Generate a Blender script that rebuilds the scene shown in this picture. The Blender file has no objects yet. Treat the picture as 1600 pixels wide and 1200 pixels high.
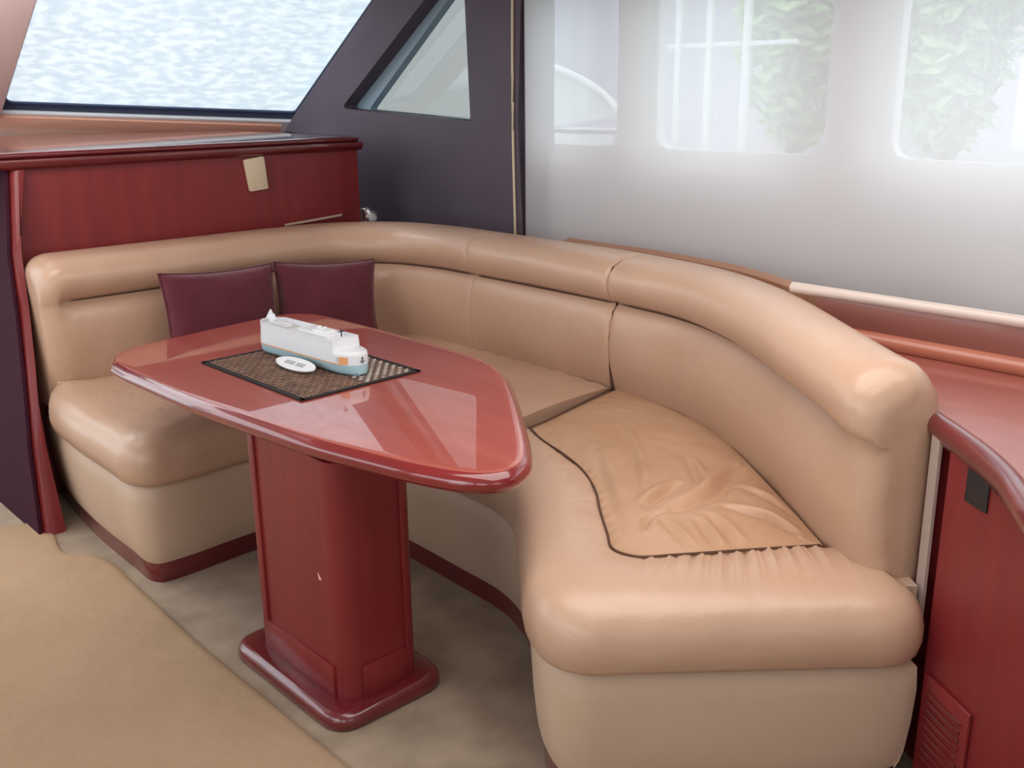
import bpy, bmesh, math, random
from mathutils import Vector, Matrix, noise
random.seed(7)
S = bpy.context.scene
C = S.collection
PI = math.pi

# ------------------------------------------------------------ camera, world, lights, exposure
cam_d = bpy.data.cameras.new('camera'); cam = bpy.data.objects.new('camera', cam_d); C.objects.link(cam)
cam_d.sensor_width = 36; cam_d.lens = 36 * 1560 / 1600; cam_d.clip_start = 0.05; cam_d.clip_end = 200
th, roll, beta = math.radians(16.5306), math.radians(-0.654), math.radians(42.7)
fw = Vector((math.sin(beta) * math.cos(th), math.cos(beta) * math.cos(th), -math.sin(th)))
r0 = Vector((math.cos(beta), -math.sin(beta), 0)); u0 = r0.cross(fw)
rr = r0 * math.cos(roll) + u0 * math.sin(roll); uu = -r0 * math.sin(roll) + u0 * math.cos(roll)
m = Matrix((rr, uu, -fw)).transposed().to_4x4(); m.translation = (0, 0, 1.55)
cam.matrix_world = m
S.camera = cam

S.view_settings.view_transform = 'Standard'; S.view_settings.look = 'None'
S.view_settings.gamma = 1; S.view_settings.use_curve_mapping = False
S.view_settings.exposure = 0.0

w = bpy.data.worlds.new('overcast_sky'); S.world = w; w.use_nodes = True
nt = w.node_tree; bg = nt.nodes['Background']
tc = nt.nodes.new('ShaderNodeTexCoord'); sx = nt.nodes.new('ShaderNodeSeparateXYZ'); rp = nt.nodes.new('ShaderNodeValToRGB')
nt.links.new(tc.outputs['Generated'], sx.inputs[0]); nt.links.new(sx.outputs['Z'], rp.inputs[0]); nt.links.new(rp.outputs[0], bg.inputs[0])
rp.color_ramp.elements[0].color = (.80, .84, .86, 1); rp.color_ramp.elements[1].color = (.86, .93, 1.0, 1)
bg.inputs[1].default_value = 3.2

def area(name, loc, size, power, col, rot=(0, 0, 0), sy=None):
    l = bpy.data.lights.new(name, 'AREA'); l.energy = power; l.color = col; l.size = size
    if sy: l.shape = 'RECTANGLE'; l.size_y = sy
    o = bpy.data.objects.new(name, l); o.location = loc; o.rotation_euler = rot; C.objects.link(o)
    return o
sun_d = bpy.data.lights.new('sun', 'SUN'); sun_d.energy = 1.2; sun_d.angle = math.radians(20); sun_d.color = (1, .97, .93)
sun = bpy.data.objects.new('sun', sun_d); sun.rotation_euler = (math.radians(38), 0, math.radians(-160)); C.objects.link(sun)
# warm light spread under the ceiling downlights, port window daylight, and added unseen fills
area('downlights_area_light', (1.5, 1.05, 2.05), 1.6, 32, (1, .965, .935), (0, 0, 0), 1.9)  # one broad lamp added below the ceiling to carry the downlights' light
area('forward_fill_light', (0.6, 3.4, 2.05), 1.2, 20, (1, .96, .93), (math.radians(58), 0, 0), .8)  # added fill, no such lamp known; brightens the pillar and windshield trims
area('aft_fill_light', (0.2, -2.3, 1.5), 1.2, 6, (.92, .95, 1), (math.radians(-90 + 180), 0, 0), 1.5)  # unseen fill added aft, in front of the closed wall
area('port_window_daylight', (-1.52, 1.2, 1.5), 2.6, 9, (.93, .96, 1), (0, math.radians(-90), 0), .8)

# ------------------------------------------------------------ material helpers
def srgb(r, g, b):
    f = lambda c: (c / 12.92 if c <= .04045 else ((c + .055) / 1.055) ** 2.4)
    return (f(r / 255), f(g / 255), f(b / 255), 1)
def mat(name, col, rough=.5, metal=0, coat=0, coat_rough=.05, spec=.5, var=None, vscale=4, vstretch=(1, 1, 1),
        bump=0, bscale=200, sheen=0, bump2=0, b2scale=20, detail=3, coat_tint=None):
    mt = bpy.data.materials.new(name); mt.use_nodes = True; n = mt.node_tree; b = n.nodes['Principled BSDF']
    b.inputs['Base Color'].default_value = col; b.inputs['Roughness'].default_value = rough
    b.inputs['Metallic'].default_value = metal; b.inputs['Coat Weight'].default_value = coat
    b.inputs['Coat Roughness'].default_value = coat_rough; b.inputs['Specular IOR Level'].default_value = spec
    b.inputs['Sheen Weight'].default_value = sheen
    tcn = n.nodes.new('ShaderNodeTexCoord')
    if var:
        mp = n.nodes.new('ShaderNodeMapping'); mp.inputs['Scale'].default_value = vstretch
        ns = n.nodes.new('ShaderNodeTexNoise'); ns.inputs['Scale'].default_value = vscale; ns.inputs['Detail'].default_value = detail
        cr = n.nodes.new('ShaderNodeValToRGB'); cr.color_ramp.elements[0].position = .3; cr.color_ramp.elements[1].position = .7
        cr.color_ramp.elements[0].color = var; cr.color_ramp.elements[1].color = col
        n.links.new(tcn.outputs['Object'], mp.inputs[0]); n.links.new(mp.outputs[0], ns.inputs['Vector'])
        n.links.new(ns.outputs['Fac'], cr.inputs[0]); n.links.new(cr.outputs[0], b.inputs['Base Color'])
    last = None
    for st, sc in ((bump, bscale), (bump2, b2scale)):
        if st:
            ns = n.nodes.new('ShaderNodeTexNoise'); ns.inputs['Scale'].default_value = sc; ns.inputs['Detail'].default_value = 4
            bp = n.nodes.new('ShaderNodeBump'); bp.inputs['Strength'].default_value = st; bp.inputs['Distance'].default_value = 1.0 / sc * .5
            n.links.new(tcn.outputs['Object'], ns.inputs['Vector']); n.links.new(ns.outputs['Fac'], bp.inputs['Height'])
            if last: n.links.new(last.outputs[0], bp.inputs['Normal'])
            last = bp
    if last: n.links.new(last.outputs[0], b.inputs['Normal'])
    return mt

M = {}
M['leather'] = mat('tan_leather', (.585, .385, .272, 1), .32, spec=.5, coat=.12, coat_rough=.3, var=(.53, .335, .23, 1), vscale=2.2, bump=.12, bscale=260, bump2=.10, b2scale=9)
M['leather_worn'] = mat('worn_tan_leather', (.55, .34, .215, 1), .38, spec=.5, var=(.49, .285, .165, 1), vscale=4, bump=.10, bscale=240, bump2=.08, b2scale=14)
M['leather_side'] = mat('tan_leather_side', (.58, .42, .31, 1), .45, spec=.4, var=(.53, .38, .27, 1), vscale=2, bump=.10, bscale=260, bump2=.05, b2scale=6)
M['piping'] = mat('leather_seam', (.10, .045, .025, 1), .6)  # real seams; also paints the shade in the backrest crease and gap
M['grey_fabric'] = mat('grey_trim_fabric', srgb(170, 150, 140), .9, bump=.4, bscale=500)
M['cherry'] = mat('glossy_cherry_wood', (.225, .021, .022, 1), .42, spec=.35, coat=.25, coat_rough=.22, var=(.175, .015, .018, 1), vscale=3, vstretch=(6, 6, .6), detail=5)
M['cherry_h'] = mat('glossy_cherry_trim', (.16, .012, .016, 1), .3, coat=1, coat_rough=.04, var=(.11, .009, .013, 1), vscale=3, vstretch=(2, 2, 8), detail=5)
M['table_top'] = mat('lacquered_cherry_top', (.50, .115, .075, 1), .32, coat=1, coat_rough=.012, spec=.6, var=(.41, .07, .05, 1), vscale=2.2, vstretch=(7, .7, 1), detail=6)
M['table_edge'] = mat('lacquered_cherry_edge', (.25, .016, .018, 1), .18, coat=1, coat_rough=.02, var=(.2, .014, .016, 1), vscale=5)
M['worktop'] = mat('red_worktop', (.36, .11, .085, 1), .35, coat=.6, coat_rough=.12, var=(.29, .075, .062, 1), vscale=3, vstretch=(5, 1, 1), detail=5)
M['vinyl'] = mat('dark_mauve_vinyl', srgb(96, 86, 98), .6, spec=.4, bump=.2, bscale=300, var=srgb(88, 78, 88), vscale=2)
M['salmon'] = mat('salmon_vinyl', srgb(228, 170, 146), .5, bump=.2, bscale=300)
M['beige'] = mat('beige_vinyl', srgb(246, 222, 212), .55, bump=.2, bscale=300)
M['gasket'] = mat('dark_rubber_gasket', srgb(48, 62, 92), .5)
M['reveal'] = mat('blue_grey_frame', srgb(150, 172, 186), .45)
M['shell'] = mat('brown_vinyl', (.36, .17, .095, 1), .5)
M['white'] = mat('white_gelcoat', (.82, .83, .83, 1), .35)
M['white_wall'] = mat('white_headliner', (.72, .70, .69, 1), .7, bump=.1, bscale=200)
M['cream'] = mat('cream_plastic', srgb(222, 205, 175), .4)
M['black'] = mat('black_plastic', (.012, .011, .014, 1), .45)
M['chrome'] = mat('chrome', (.9, .9, .9, 1), .12, metal=1)
M['carpet'] = mat('beige_carpet', srgb(172, 152, 130), .95, spec=.1, sheen=.2, var=srgb(140, 121, 102), vscale=7, bump=.9, bscale=420, detail=8)
M['runner'] = mat('tan_floor_runner', srgb(174, 147, 119), .85, spec=.2, var=srgb(165, 138, 110), vscale=2.5, bump=.5, bscale=500, bump2=.2, b2scale=8, detail=6)
M['maroon'] = mat('maroon_cotton', (.135, .026, .040, 1), .85, spec=.2, sheen=.25, var=(.10, .018, .029, 1), vscale=8, bump=.3, bscale=600, bump2=.3, b2scale=12)
M['mat_black'] = mat('dark_mat_edge', (.018, .013, .015, 1), .7)
M['slat'] = mat('brown_woven_slat', (.40, .23, .15, 1), .5, var=(.18, .09, .06, 1), vscale=25)
M['slat_pale'] = mat('pale_woven_slat', (.75, .68, .62, 1), .45, var=(.42, .33, .28, 1), vscale=30)
M['hull_blue'] = mat('pale_blue_plastic', srgb(176, 208, 218), .35)
M['ship_white'] = mat('ship_white_plastic', (.80, .82, .85, 1), .35)
M['ship_dark'] = mat('navy_plastic', srgb(25, 28, 60), .4)
M['ship_grey'] = mat('pale_grey_plastic', srgb(205, 205, 205), .5)
M['orange'] = mat('orange_paint', srgb(240, 170, 110), .5)
M['leaf'] = mat('leaf_green', (.42, .62, .28, 1), .6, var=(.28, .48, .20, 1), vscale=3)
M['bark'] = mat('bark', (.16, .11, .08, 1), .9)
M['water'] = mat('harbour_water', (.30, .38, .40, 1), .15, bump=.5, bscale=4)
M['quay'] = mat('concrete_quay', (.45, .44, .42, 1), .9, var=(.36, .35, .34, 1), vscale=2)
M['lilac_shed'] = mat('lilac_grey_siding', srgb(184, 180, 198), .8)
M['boat_grey'] = mat('pale_grey_gelcoat', srgb(214, 218, 216), .4)

def glass(name, tint, rough=0.0):
    mt = bpy.data.materials.new(name); mt.use_nodes = True; n = mt.node_tree; n.nodes.clear()
    out = n.nodes.new('ShaderNodeOutputMaterial'); tr = n.nodes.new('ShaderNodeBsdfTransparent'); tr.inputs[0].default_value = tint
    gl = n.nodes.new('ShaderNodeBsdfGlossy'); gl.inputs['Roughness'].default_value = .02
    mx = n.nodes.new('ShaderNodeMixShader'); mx.inputs[0].default_value = .06
    n.links.new(tr.outputs[0], mx.inputs[1]); n.links.new(gl.outputs[0], mx.inputs[2]); n.links.new(mx.outputs[0], out.inputs[0])
    return mt
M['glass'] = glass('tinted_glass', (.41, .42, .415, 1))
M['glass_clear'] = glass('clear_glass', (.93, .95, .95, 1))

def sheer():
    mt = bpy.data.materials.new('sheer_blind_fabric'); mt.use_nodes = True; n = mt.node_tree; n.nodes.clear()
    out = n.nodes.new('ShaderNodeOutputMaterial')
    d = n.nodes.new('ShaderNodeBsdfDiffuse'); d.inputs[0].default_value = (.78, .75, .77, 1)
    t = n.nodes.new('ShaderNodeBsdfTranslucent'); t.inputs[0].default_value = (.93, .92, .93, 1)
    p = n.nodes.new('ShaderNodeBsdfTransparent'); p.inputs[0].default_value = (1, 1, 1, 1)
    m1 = n.nodes.new('ShaderNodeMixShader'); m1.inputs[0].default_value = .60
    m2 = n.nodes.new('ShaderNodeMixShader'); m2.inputs[0].default_value = .20
    n.links.new(d.outputs[0], m1.inputs[1]); n.links.new(t.outputs[0], m1.inputs[2])
    n.links.new(m1.outputs[0], m2.inputs[1]); n.links.new(p.outputs[0], m2.inputs[2]); n.links.new(m2.outputs[0], out.inputs[0])
    return mt
M['sheer'] = sheer()

def cover():
    mt = bpy.data.materials.new('white_mesh_cover'); mt.use_nodes = True; n = mt.node_tree; n.nodes.clear()
    out = n.nodes.new('ShaderNodeOutputMaterial')
    tcn = n.nodes.new('ShaderNodeTexCoord'); mp = n.nodes.new('ShaderNodeMapping'); mp.inputs['Scale'].default_value = (9, 9, 26)
    ns = n.nodes.new('ShaderNodeTexNoise'); ns.inputs['Scale'].default_value = 1.6; ns.inputs['Detail'].default_value = 5
    cr = n.nodes.new('ShaderNodeValToRGB'); cr.color_ramp.elements[0].position = .42; cr.color_ramp.elements[1].position = .62
    cr.color_ramp.elements[0].color = (.81, .845, .87, 1); cr.color_ramp.elements[1].color = (.93, .94, .945, 1)
    d = n.nodes.new('ShaderNodeBsdfDiffuse'); t = n.nodes.new('ShaderNodeBsdfTranslucent'); m1 = n.nodes.new('ShaderNodeMixShader'); m1.inputs[0].default_value = .62
    bp = n.nodes.new('ShaderNodeBump'); bp.inputs['Strength'].default_value = .5; bp.inputs['Distance'].default_value = .01
    n.links.new(tcn.outputs['Object'], mp.inputs[0]); n.links.new(mp.outputs[0], ns.inputs['Vector']); n.links.new(ns.outputs['Fac'], cr.inputs[0])
    n.links.new(ns.outputs['Fac'], bp.inputs['Height'])
    for s in (d, t): n.links.new(cr.outputs[0], s.inputs[0]); n.links.new(bp.outputs[0], s.inputs['Normal'])
    n.links.new(d.outputs[0], m1.inputs[1]); n.links.new(t.outputs[0], m1.inputs[2]); n.links.new(m1.outputs[0], out.inputs[0])
    return mt
M['cover'] = cover()
for k_ in ('table_top',): M[k_].node_tree.nodes['Principled BSDF'].inputs['Coat IOR'].default_value = 1.85
def emit(name, col, s):
    mt = bpy.data.materials.new(name); mt.use_nodes = True; b = mt.node_tree.nodes['Principled BSDF']
    b.inputs['Emission Color'].default_value = col; b.inputs['Emission Strength'].default_value = s; return mt
M['lamp'] = emit('lamp_lens', (1, .93, .82, 1), 14)

# ------------------------------------------------------------ object helpers
def root_origin(o):
    v = Vector((0, 0, 0))
    while o is not None: v += o.location; o = o.parent
    return v
def tag(o, label=None, cat=None, group=None, kind=None):
    if label: o['label'] = label
    if cat: o['category'] = cat
    if group: o['group'] = group
    if kind: o['kind'] = kind
    return o
def thing(name, label, cat, loc=(0, 0, 0), rotz=0, group=None):
    o = bpy.data.objects.new(name, None); C.objects.link(o); o.location = loc; o.rotation_euler = (0, 0, rotz)
    o.empty_display_size = .1
    return tag(o, label, cat, group)
def mesh(name, verts, faces, m_, parent=None, smooth=True, world=True, bevel=0, label=None, angle=40, seg=2):
    me = bpy.data.meshes.new(name)
    off = root_origin(parent) if (parent is not None and world) else Vector((0, 0, 0))
    me.from_pydata([tuple(Vector(v) - off) for v in verts], [], faces)
    bm = bmesh.new(); bm.from_mesh(me); bmesh.ops.remove_doubles(bm, verts=bm.verts, dist=1e-6)
    bmesh.ops.recalc_face_normals(bm, faces=bm.faces)
    if bevel:
        es = [e for e in bm.edges if e.is_manifold and e.calc_face_angle(0) > .5]
        bmesh.ops.bevel(bm, geom=es, offset=bevel, segments=seg, profile=.5, affect='EDGES', clamp_overlap=True)
    for f in bm.faces: f.smooth = smooth
    if smooth:
        for e in bm.edges:
            if e.is_manifold and e.calc_face_angle(0) > math.radians(angle): e.smooth = False
    bm.to_mesh(me); bm.free()
    o = bpy.data.objects.new(name, me); C.objects.link(o)
    if m_: me.materials.append(m_)
    if parent is not None: o.parent = parent
    if label: o['label'] = label
    return o
def joinvf(parts):
    V, F = [], []
    for v, f in parts:
        b = len(V); V += v; F += [tuple(i + b for i in q) for q in f]
    return V, F
def boxvf(x0, x1, y0, y1, z0, z1):
    v = [(x, y, z) for x in (x0, x1) for y in (y0, y1) for z in (z0, z1)]
    return v, [(0, 1, 3, 2), (4, 6, 7, 5), (0, 4, 5, 1), (2, 3, 7, 6), (0, 2, 6, 4), (1, 5, 7, 3)]
def box(name, b, m_, parent=None, bevel=.004, **k):
    v, f = boxvf(*b); return mesh(name, v, f, m_, parent, bevel=bevel, **k)
def cat_rom(pts, n, closed=False):
    P = [Vector(p) for p in pts]; N = len(P); out = []
    segs = N if closed else N - 1
    dense = []
    for i in range(segs):
        if closed: a, b, c, d = P[i - 1], P[i], P[(i + 1) % N], P[(i + 2) % N]
        else: a, b, c, d = P[max(i - 1, 0)], P[i], P[i + 1], P[min(i + 2, N - 1)]
        def tj(t, p, q): return t + max((q - p).length, 1e-6) ** .5
        t0 = 0; t1 = tj(t0, a, b); t2 = tj(t1, b, c); t3 = tj(t2, c, d)
        for k in range(24):
            t = t1 + (t2 - t1) * k / 24
            A1 = a * ((t1 - t) / (t1 - t0)) + b * ((t - t0) / (t1 - t0)); A2 = b * ((t2 - t) / (t2 - t1)) + c * ((t - t1) / (t2 - t1)); A3 = c * ((t3 - t) / (t3 - t2)) + d * ((t - t2) / (t3 - t2))
            B1 = A1 * ((t2 - t) / (t2 - t0)) + A2 * ((t - t0) / (t2 - t0)); B2 = A2 * ((t3 - t) / (t3 - t1)) + A3 * ((t - t1) / (t3 - t1))
            dense.append(B1 * ((t2 - t) / (t2 - t1)) + B2 * ((t - t1) / (t2 - t1)))
    dense.append(P[0].copy() if closed else P[-1].copy())
    L = [0]
    for i in range(1, len(dense)): L.append(L[-1] + (dense[i] - dense[i - 1]).length)
    cnt = n if closed else n - 1; j = 0
    for k in range(n):
        s = L[-1] * k / cnt
        while j < len(L) - 2 and L[j + 1] < s: j += 1
        f = (s - L[j]) / max(L[j + 1] - L[j], 1e-9); out.append(dense[j].lerp(dense[j + 1], min(max(f, 0), 1)))
    return out
def grid(rows, closed_u=False, closed_v=False, cap=False):
    R, K = len(rows), len(rows[0]); V = [tuple(p) for r in rows for p in r]; F = []
    for i in range(R if closed_u else R - 1):
        for j in range(K if closed_v else K - 1):
            a, b = i * K + j, i * K + (j + 1) % K; c, d = ((i + 1) % R) * K + (j + 1) % K, ((i + 1) % R) * K + j
            F.append((a, b, c, d))
    if cap: F.append(tuple(range(K))); F.append(tuple(reversed(range((R - 1) * K, R * K))))
    return V, F
def offset_poly(P, d):                       # inset a closed plan outline (2-d), positive = inward for counter-clockwise
    out = []; n = len(P)
    for i in range(n):
        a, b, c = P[i - 1], P[i], P[(i + 1) % n]; t = (c - a); t = Vector((t.x, t.y)).normalized()
        out.append(Vector((b.x - t.y * d, b.y + t.x * d)))
    return out
def slab(outline, profile):                  # outline ccw closed; profile list of (inset, z) bottom to top
    rows = []
    for d, z in profile: rows.append([(p.x, p.y, z) for p in offset_poly(outline, d)])
    return grid(rows, closed_v=True, cap=True)
def ccw(P):
    a = sum(P[i - 1].x * P[i].y - P[i].x * P[i - 1].y for i in range(len(P))); return P if a > 0 else list(reversed(P))
def bullnose(z0, z1, r, n=6):
    zc = (z0 + z1) / 2; h = (z1 - z0) / 2; out = []
    for k in range(n + 1):
        a = -PI / 2 + PI * k / n; out.append((r * (1 - math.cos(a)), zc + h * math.sin(a)))
    return [(out[0][0] + .03, z0)] + out + [(out[-1][0] + .03, z1)]
def tubevf(path, r, n=8, closed=False):
    P = [Vector(p) for p in path]; rows = []
    for i, p in enumerate(P):
        a = P[max(i - 1, 0)] if not closed else P[i - 1]; b = P[min(i + 1, len(P) - 1)] if not closed else P[(i + 1) % len(P)]
        t = (b - a).normalized(); u = t.cross(Vector((0, 0, 1)))
        if u.length < 1e-3: u = t.cross(Vector((1, 0, 0)))
        u.normalize(); v = t.cross(u)
        rad = r(i / (len(P) - 1)) if callable(r) else r
        rows.append([p + u * math.cos(2 * PI * k / n) * rad + v * math.sin(2 * PI * k / n) * rad for k in range(n)])
    return grid(rows, closed_u=closed, closed_v=True, cap=not closed)
def lathe(c, prof, n=20, axis='z'):
    rows = []
    for r, h in prof:
        row = []
        for k in range(n):
            a = 2 * PI * k / n; q = Vector((r * math.cos(a), r * math.sin(a), h))
            if axis == 'y': q = Vector((q.x, -q.z, q.y))
            if axis == '-z': q = Vector((q.x, q.y, -q.z))
            row.append(Vector(c) + q)
        rows.append(row)
    return grid(rows, closed_v=True, cap=True)
def prism(pts, depth_vec):                   # flat polygon extruded along a vector
    a = [Vector(p) for p in pts]; d = Vector(depth_vec); n = len(a)
    V = a + [p + d for p in a]; F = [tuple(range(n)), tuple(reversed(range(n, 2 * n)))] + [(i, (i + 1) % n, n + (i + 1) % n, n + i) for i in range(n)]
    return [tuple(v) for v in V], F
def round_poly(pts, r, n=5):                 # rounds the corners of a planar 3-d polygon
    P = [Vector(p) for p in pts]; out = []; N = len(P)
    rs = r if isinstance(r, (list, tuple)) else [r] * N
    for i in range(N):
        a, b, c = P[i - 1], P[i], P[(i + 1) % N]; q = rs[i]
        if q <= 0: out.append(b); continue
        s = b + (a - b).normalized() * q; e = b + (c - b).normalized() * q
        for k in range(n + 1):
            t = k / n; out.append(s * (1 - t) ** 2 + b * 2 * t * (1 - t) + e * t * t)
    return out
def frame_ring(outer, inner, depth_vec):     # ring between two loops with the same count
    d = Vector(depth_vec); n = len(outer); rows = [outer, inner, [p + d for p in inner], [p + d for p in outer]]
    return grid(rows, closed_u=True, closed_v=True)
def panel_with_hole(outer, hole, depth_vec, m_name, name, parent=None, kind=None):
    # triangulates a polygon with a hole by bmesh, then gives it thickness
    bm = bmesh.new(); es = []
    for loop in (outer, hole):
        vs = [bm.verts.new(p) for p in loop]
        es += [bm.edges.new((vs[i], vs[(i + 1) % len(vs)])) for i in range(len(vs))]
    bmesh.ops.triangle_fill(bm, use_beauty=True, use_dissolve=False, edges=es)
    r = bmesh.ops.extrude_face_region(bm, geom=bm.faces[:]); bmesh.ops.translate(bm, verts=[g for g in r['geom'] if isinstance(g, bmesh.types.BMVert)], vec=Vector(depth_vec))
    bm.verts.ensure_lookup_table(); bm.faces.ensure_lookup_table()
    V = [v.co.copy() for v in bm.verts]; bm.verts.index_update(); F = [tuple(v.index for v in f.verts) for f in bm.faces]; bm.free()
    return mesh(name, V, F, M[m_name], parent)

# ------------------------------------------------------------ the setting
def st(o): o['kind'] = 'structure'; return o
XW = 3.12
o = st(box('floor', (-1.7, 3.3, -2.6, 6.4, -.10, 0), M['carpet'], bevel=0))
st(box('ceiling', (-1.7, 3.3, -2.6, 4.35, 2.08, 2.16), M['white_wall'], bevel=0))
# port side: low wall, header and posts leave windows open to the daylight
wl = st(box('wall_left', (-1.7, -1.6, -2.6, 6.4, 0, .95), M['white_wall'], bevel=0))
box('header', (-1.7, -1.6, -2.6, 6.4, 1.9, 2.08), M['white_wall'], wl, bevel=0)
for y in (-2.6, -.2, 2.6, 6.1): box('post', (-1.7, -1.6, y, y + .3, .95, 1.9), M['white_wall'], wl, bevel=0)
wb = st(box('wall_back', (-1.7, 1.3, -2.6, -2.5, 0, 1.95), M['white_wall'], bevel=0))
box('header', (-.9, 1.3, -2.6, -2.5, 1.95, 2.08), M['white_wall'], wb, bevel=0)
box('side_panel', (1.3, 3.3, -2.6, -2.5, 0, 2.08), M['white_wall'], wb, bevel=0)

# hull-side wall with three windows behind the blind
wr = st(box('wall_right', (XW, XW + .12, -2.5, 3.30, 0, 1.285), M['white_wall'], bevel=0))
box('header', (XW, XW + .12, -2.5, 3.30, 1.97, 2.08), M['white_wall'], wr, bevel=0)
for y0, y1 in ((2.60, 2.735), (1.63, 1.80), (-.1, .1), (-2.5, -1.6)): box('mullion', (XW, XW + .12, y0, y1, 1.285, 1.97), M['white_wall'], wr, bevel=0)
box('lower_panel', (XW, XW + .12, 3.30, 6.2, 0, 1.30), M['vinyl'], wr, bevel=0)
for i, (y0, y1) in enumerate(((2.735, 3.30), (1.80, 2.60), (.1, 1.63), (-1.6, -.1))):
    a, b = y0, y1
    wn = st(mesh('window_%d' % (i + 3), *prism([(XW + .07, a, 1.285), (XW + .07, b, 1.285), (XW + .07, b, 1.97), (XW + .07, a, 1.97)], (.006, 0, 0)), M['glass_clear'], smooth=False))
    ou = round_poly([(XW + .03, a, 1.285), (XW + .03, b, 1.285), (XW + .03, b, 1.97), (XW + .03, a, 1.97)], .002)
    inn = round_poly([(XW + .03, a + .035, 1.315), (XW + .03, b - .035, 1.315), (XW + .03, b - .035, 1.94), (XW + .03, a + .035, 1.94)], .07)
    mesh('window_frame', *frame_ring(ou, inn, (.05, 0, 0)), M['white'], wn)

# dark vinyl panel with the small raked window
XP = 3.06
outer = [(XP, 3.23, .86), (XP, 3.26, 1.40), (XP, 3.225, 2.08), (XP, 4.12, 2.08), (XP, 5.10, 1.415), (XP, 5.25, 1.30), (XP, 5.25, .86)]
hole = round_poly([(XP, 3.575, 1.398), (XP, 3.60, 2.0), (XP, 3.80, 2.0), (XP, 4.62, 1.455)], [.035, .05, .05, .05], 5)
hole_pts = [tuple(p) for p in hole]
pn = panel_with_hole(outer, hole_pts, (.13, 0, 0), 'vinyl', 'trim_1'); st(pn); pn['label'] = 'dark mauve vinyl side panel around the small raked window'
gs = round_poly([(XP + .13, 3.50, 1.36), (XP + .13, 3.50, 2.05), (XP + .13, 3.86, 2.05), (XP + .13, 4.75, 1.42)], .01)
w2 = st(mesh('window_2', *prism([tuple(p) for p in gs], (.006, 0, 0)), M['glass'], smooth=False))
h2 = [Vector((XP + .085, p.y, p.z)) for p in hole]; cy = sum(p.y for p in h2) / len(h2); cz = sum(p.z for p in h2) / len(h2)
ins = round_poly([(XP + .085, 3.582, 1.404), (XP + .085, 3.615, 1.985), (XP + .085, 3.76, 1.985), (XP + .085, 4.50, 1.44)], [.035, .05, .05, .05], 5)
mesh('window_frame', *frame_ring(h2, ins, (.044, 0, 0)), M['reveal'], w2)
# cream piping and the narrow dark strip beyond it
rod = [(XP - .006, 3.275 + .01 * math.sin(PI * t / 10), .90 + 1.18 * t / 10) for t in range(11)]
cp = mesh('trim_2', *tubevf(rod, .006), M['cream']); st(cp)
st(box('trim_3', (XP + .0, XP + .1, 3.13, 3.225, .86, 2.08), M['vinyl'], bevel=.01))

# windshield
WA, WB, WT = Vector((3.12, 5.2, 1.41)), Vector((1.80, 6.0, 1.487)), Vector((3.12, 4.36, 1.977))
def WS(s, t): return WA + (WB - WA) * s + (WT - WA) * t       # s along the sill to port, t up the rake
wn = (WB - WA).cross(WT - WA).normalized()
if wn.y < 0: wn = -wn
gl = [WS(-.1, -.02), WS(1.0, -.02), WS(1.0, 1.25), WS(-.1, 1.25)]
w1 = st(mesh('window_1', *prism([p + wn * .01 for p in gl], wn * .008), M['glass_clear'], smooth=False))
ou = [WS(.0, -.04), WS(1.02, -.04), WS(1.02, 1.3), WS(-.0, 1.3)]
inn = round_poly([WS(.005, .028), WS(.995, .028), WS(.995, 1.25), WS(.005, 1.25)], [0.02, .05, .02, .02], 5); ou = round_poly(ou, .004, 5)
mesh('gasket', *frame_ring(ou, inn, wn * .012), M['gasket'], w1)
st(mesh('trim_4', *prism([WS(-.02, -.035), WS(1.25, -.035), WS(1.25, -.06), WS(-.02, -.06)], -wn * .02), M['white'], bevel=.003))
st(mesh('trim_5', *prism([WS(.03, -.065), WS(1.28, -.065), WS(1.28, -.24), WS(.0, -.24)], -wn * .03), M['salmon'], bevel=.003))
pp = mesh('trim_6', *prism([WS(1.0, -.05), WS(1.32, -.05), WS(1.32, 1.4), WS(1.0, 1.4)], -wn * .05), M['beige'], bevel=.01); st(pp)
pt = mesh('window_9', *prism([p + wn * .01 for p in (WS(1.3, -.04), WS(3.4, -.04), WS(3.4, 1.25), WS(1.3, 1.25))], wn * .008), M['glass_clear'], smooth=False); st(pt)
wf = st(mesh('wall_front', *prism([WS(-.1, -.06), WS(3.4, -.06), Vector((-1.6, 9.2, 0)), Vector((3.3, 6.6, 0))], wn * .05), M['white_wall'])); wf.location = wn * .04
cov = mesh('windshield_cover', *grid([[WS(-.08 + 1.35 * i / 40, -.05 + 1.35 * j / 30) + wn * (.05 + .012 * noise.noise(Vector((i * .35, j * .35, 0)))) for j in range(31)] for i in range(41)]), M['cover'])
tag(cov, 'white mottled sheet lying over the outside of the big raked windshield', 'cover')
sol = cov.modifiers.new('thickness', 'SOLIDIFY'); sol.thickness = .003

# ------------------------------------------------------------ cherry cabinet forward of the settee
cab = thing('cherry_cabinet', 'long cherry-red cabinet behind the left arm of the settee, under the windshield', 'cabinet', (1.9, 4.0, 0))
YC = 3.99
bxl = lambda z: 1.015 + .17 * (z / 1.3)
brow = []
for z in (0, .4, .8, 1.30):
    x_ = bxl(z); brow.append([(x_, YC + .06, z), (x_ + .005, YC + .03, z), (x_ + .02, YC + .01, z), (x_ + .045, YC, z), (2.715, YC, z), (2.715, YC + .9, z), (x_, YC + .9, z)])
mesh('body', *grid(brow, closed_v=True, cap=True), M['cherry'], cab)
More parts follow.
